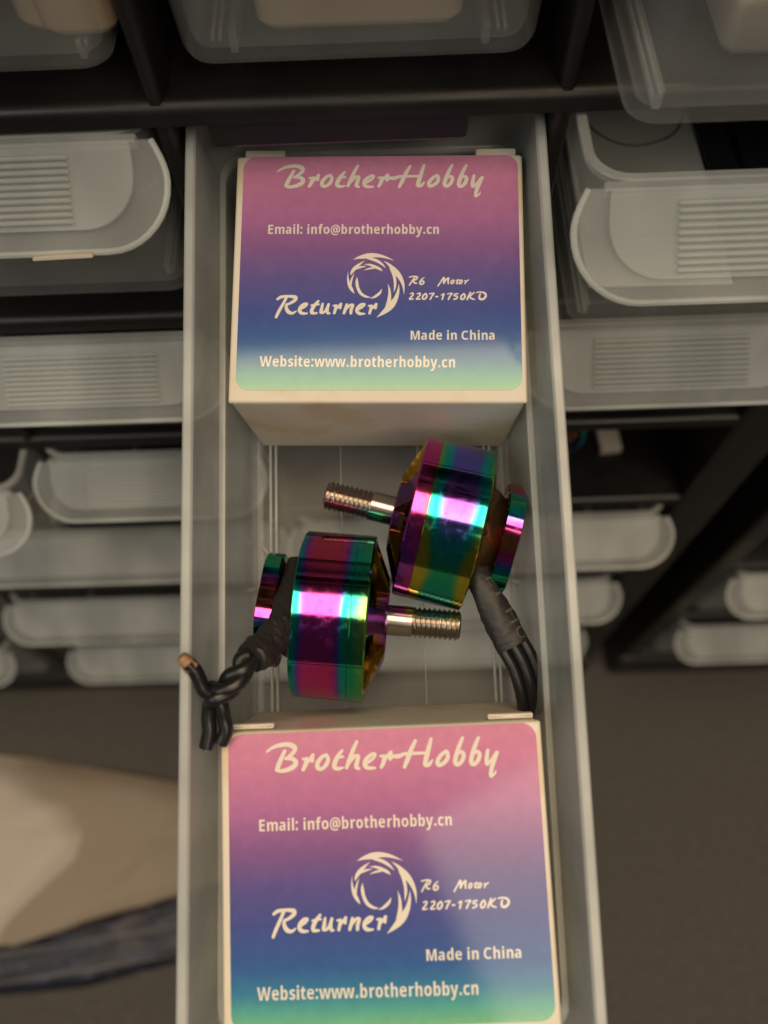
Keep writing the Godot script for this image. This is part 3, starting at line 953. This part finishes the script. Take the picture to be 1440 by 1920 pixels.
	# what lies in the open drawer
	var inside := func(x: float, z: float, turn: float, lift := 0.0, tip := 0.0) -> Transform3D: return open_drawer * Transform3D(Basis(Vector3.UP, deg_to_rad(turn)) * Basis(Vector3.RIGHT, deg_to_rad(tip)), mm(x, -34.0 + lift, z))
	motor_box("white motor box with gradient sticker, at the back of the open drawer", inside.call(1.25, 17.0, -2.1), 1.7)
	motor_box("white motor box with gradient sticker, black wire ends lying across its corner", inside.call(-0.2, 104.0, 0.7), 0.8)
	motors()

	# what lies in the other drawers
	var b := MB.new()
	b.box(Vector3(-6.5, 0, -12), Vector3(5.5, 20, 0), 2.5)
	b.box(Vector3(-3, 0.3, -9), Vector3(7.5, 11, 1.2), 2.0)
	single("foam_lump", b.build(50.0), M.beige_foam, "beige lump inside the closed drawer above the ribbed drawer", "lump", place(-40.0, y0 - 35.9, -8.0))
	b = MB.new()
	b.box(Vector3(-14, 0, -22), Vector3(14, 26, 0), 2.0)
	single("pale_block", b.build(50.0), M.pale_wood, "pale block inside the closed drawer above the open drawer", "block", place(0.2, y0 - 35.9, -6.8))
	b = MB.new()
	b.box(Vector3(-13, 0, -20), Vector3(13, 9, 0), 2.0)
	single("pale_pouch", b.build(50.0), M.white_card, "pale packet in the drawer that overhangs the one with dark plates", "packet", place(60.0, y0 - 35.9, 2.0))
	for k in 2:
		b = MB.new()
		b.box(Vector3(-3.0, 0, -24), Vector3(3.0, 1.6 + k, 24), 0.4)
		single("dark_plate", b.build(), M.dark_plate, ["flat dark plate lying beside the pale floor ribs of the half open drawer", "thicker dark plate against the wall of the half open drawer"][k], "plate", place(70.2 + 6.6 * k, -1.2 - 36.0 + 0.52, -31.0, 2.0 - 3.0 * k))
	b = MB.new()
	b.box(Vector3(-13.2, 0, -34), Vector3(13.2, 0.35, 28), 0.1)
	single("pale_liner", b.build(), M.liner, "pale greenish card lining the floor of the half open drawer", "card", place(53.6, -1.2 - 36.0 + 0.51, -27.0, -1.0))
	b = MB.new()
	b.tube(spline([Vector3(43.5, 0.2, -50), Vector3(45.5, 0.2, -42), Vector3(49.0, 0.25, -37), Vector3(54.0, 0.2, -35), Vector3(59.5, 0.3, -36), Vector3(63.5, 0.2, -39), Vector3(66.0, 0.2, -45)]), func(_t: float, _a: float) -> float: return 0.12, 6)
	single("hair", b.build(60.0), M.hair, "dark hair curled on the pale card in the half open drawer", "hair", place(0, -36.3, 0))
	# in the empty slot: a white card and another motor far in
	b = MB.new()
	b.box(Vector3(-3.2, 0, -5.5), Vector3(3.2, 3.0, 5.5), 0.3)
	single("white_card_piece", b.build(), M.white_card, "small white block lying in the empty slot", "block", place(68.8, -ROW * 3 + 2.32, -21.5, 4.0))
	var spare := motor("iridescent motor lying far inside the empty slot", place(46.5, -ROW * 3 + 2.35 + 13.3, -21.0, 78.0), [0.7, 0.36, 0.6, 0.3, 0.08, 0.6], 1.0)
	spare.set_meta("group", "motors lying in the cabinet")
	# scraps under two lips
	b = MB.new()
	b.box(Vector3(-4.6, -0.35, -0.6), Vector3(4.6, 0.35, 0.6), 0.33)
	single("tape_scrap", b.build(60.0), M.white_card, "thin pale sliver of tape hanging under the lip of a ribbed drawer", "scrap", Transform3D(Basis(Vector3.BACK, 0.03), mm(-45.0, -10.9, 13.6)))
	b = MB.new()
	b.box(Vector3(-1.6, -0.3, -0.4), Vector3(1.6, 0.3, 0.4), 0.25)
	single("red_scrap", b.build(60.0), M.red_scrap, "tiny red scrap near the corner of the ribbed drawer's lip", "scrap", mmx(-33.2, -35.9, -3.4))
	# on the floor
	sheet("cream_wrapper", "folded cream paper wrapper lying on the floor beside the cabinet", "wrapper", [Vector2(-215, 38), Vector2(-165, 44), Vector2(-100, 56), Vector2(-40, 64), Vector2(-40, 88), Vector2(-96, 104), Vector2(-140, 114), Vector2(-205, 134)], 5.0, 3.0, M.cream_paper, 3)
	sheet("white_flap", "white paper flap with a blunt tip lying on the cream wrapper", "paper", [Vector2(-255, 30), Vector2(-205, 38), Vector2(-166, 60), Vector2(-156, 77), Vector2(-160, 90), Vector2(-200, 130), Vector2(-255, 135)], 11.0, 2.0, M.white_card, 9)
	sheet("printed_pouch", "dark glossy pouch with pale print, next to the cream wrapper on the floor", "pouch", [Vector2(-225, 130), Vector2(-165, 119), Vector2(-100, 103), Vector2(-55, 92), Vector2(-55, 115), Vector2(-95, 132), Vector2(-150, 144), Vector2(-225, 148)], 5.0, 2.5, M.pouch, 5)
	print("built")

func mmx(x: float, y: float, z: float) -> Transform3D:
	return place(x, y, z)

func sheet(called: String, label: String, category: String, poly: Array, lift: float, wave: float, m: Material, seed_: int) -> void:     # a limp sheet 0.6 mm thick over the floor, outline given as x, z
	var n := FastNoiseLite.new()
	n.seed = seed_
	n.frequency = 0.018
	var outline := PackedVector2Array()
	for k in poly.size():
		for t in 6:
			outline.append(poly[k].cubic_interpolate(poly[(k + 1) % poly.size()], poly[k - 1], poly[(k + 2) % poly.size()], t / 6.0).lerp(poly[k].lerp(poly[(k + 1) % poly.size()], t / 6.0), 0.75))
	var mid := Vector2.ZERO
	for q in outline:
		mid += q / outline.size()
	var b := MB.new()
	var rings := []
	var height := func(q: Vector2) -> float: return lift + wave * n.get_noise_2d(q.x, q.y) + wave * 0.25 * n.get_noise_2d(q.x * 4.0, q.y * 4.0)
	for s in [[0.02, 0.6], [0.2, 0.6], [0.4, 0.6], [0.6, 0.6], [0.8, 0.6], [0.93, 0.6], [1.0, 0.45], [1.0, 0.15], [0.93, 0.0], [0.8, 0.0], [0.6, 0.0], [0.4, 0.0], [0.2, 0.0], [0.02, 0.0]]:
		var r := PackedVector3Array()
		for q in outline:
			var p: Vector2 = mid.lerp(q, s[0])
			var drop := smoothstep(0.75, 1.0, s[0]) * lift * 0.8
			r.append(Vector3(p.x, FLOOR_Y + maxf(0.3, height.call(p) - drop) + s[1], p.y))
		rings.append(r)
	b.loft(rings)
	for k in b.U.size():
		b.U[k] = Vector2((b.V[k].x + 230.0) / 140.0, (b.V[k].z - 95.0) / 70.0)
	single(called, b.build(50.0), m, label, category)

func pouch_texture() -> ImageTexture:
	var w := 512
	var h := 256
	var im := Image.create(w, h, false, Image.FORMAT_RGB8)
	var n := FastNoiseLite.new()
	n.seed = 12
	n.frequency = 0.03
	rng.seed = 5
	im.fill(Color(0.13, 0.14, 0.19))
	for k in 230:       # rows of blurred pale print running along the pouch
		var x := rng.randi_range(0, w - 1)
		var row := rng.randi_range(0, 9)
		var y := int(row * 24.0 + 8.0 - x * 0.06) + rng.randi_range(-3, 3)
		if n.get_noise_2d(x, y) > -0.1:
			im.fill_rect(Rect2i(x, clampi(y, 0, h - 1), rng.randi_range(4, 22), rng.randi_range(3, 8)), Color(0.36, 0.36, 0.42).lerp(Color(0.16, 0.24, 0.36), rng.randf()))
	for k in 3:         # long pale bands
		for x in w:
			im.fill_rect(Rect2i(x, clampi(int(95.0 + k * 45.0 - x * 0.12), 0, h - 1), 1, 5), Color(0.46, 0.42, 0.40))
	return ImageTexture.create_from_image(im)

func lamp(called: String, at: Vector3, to: Vector3, size: Vector2, c: Color, energy: float) -> void:
	var l := AreaLight3D.new()
	l.name = called
	l.area_size = size
	l.light_color = c
	l.light_energy = energy
	l.area_range = 8.0
	l.shadow_enabled = true
	add_child(l)
	l.look_at_from_position(at, to, Vector3.RIGHT if absf((to - at).normalized().y) > 0.95 else Vector3.UP)
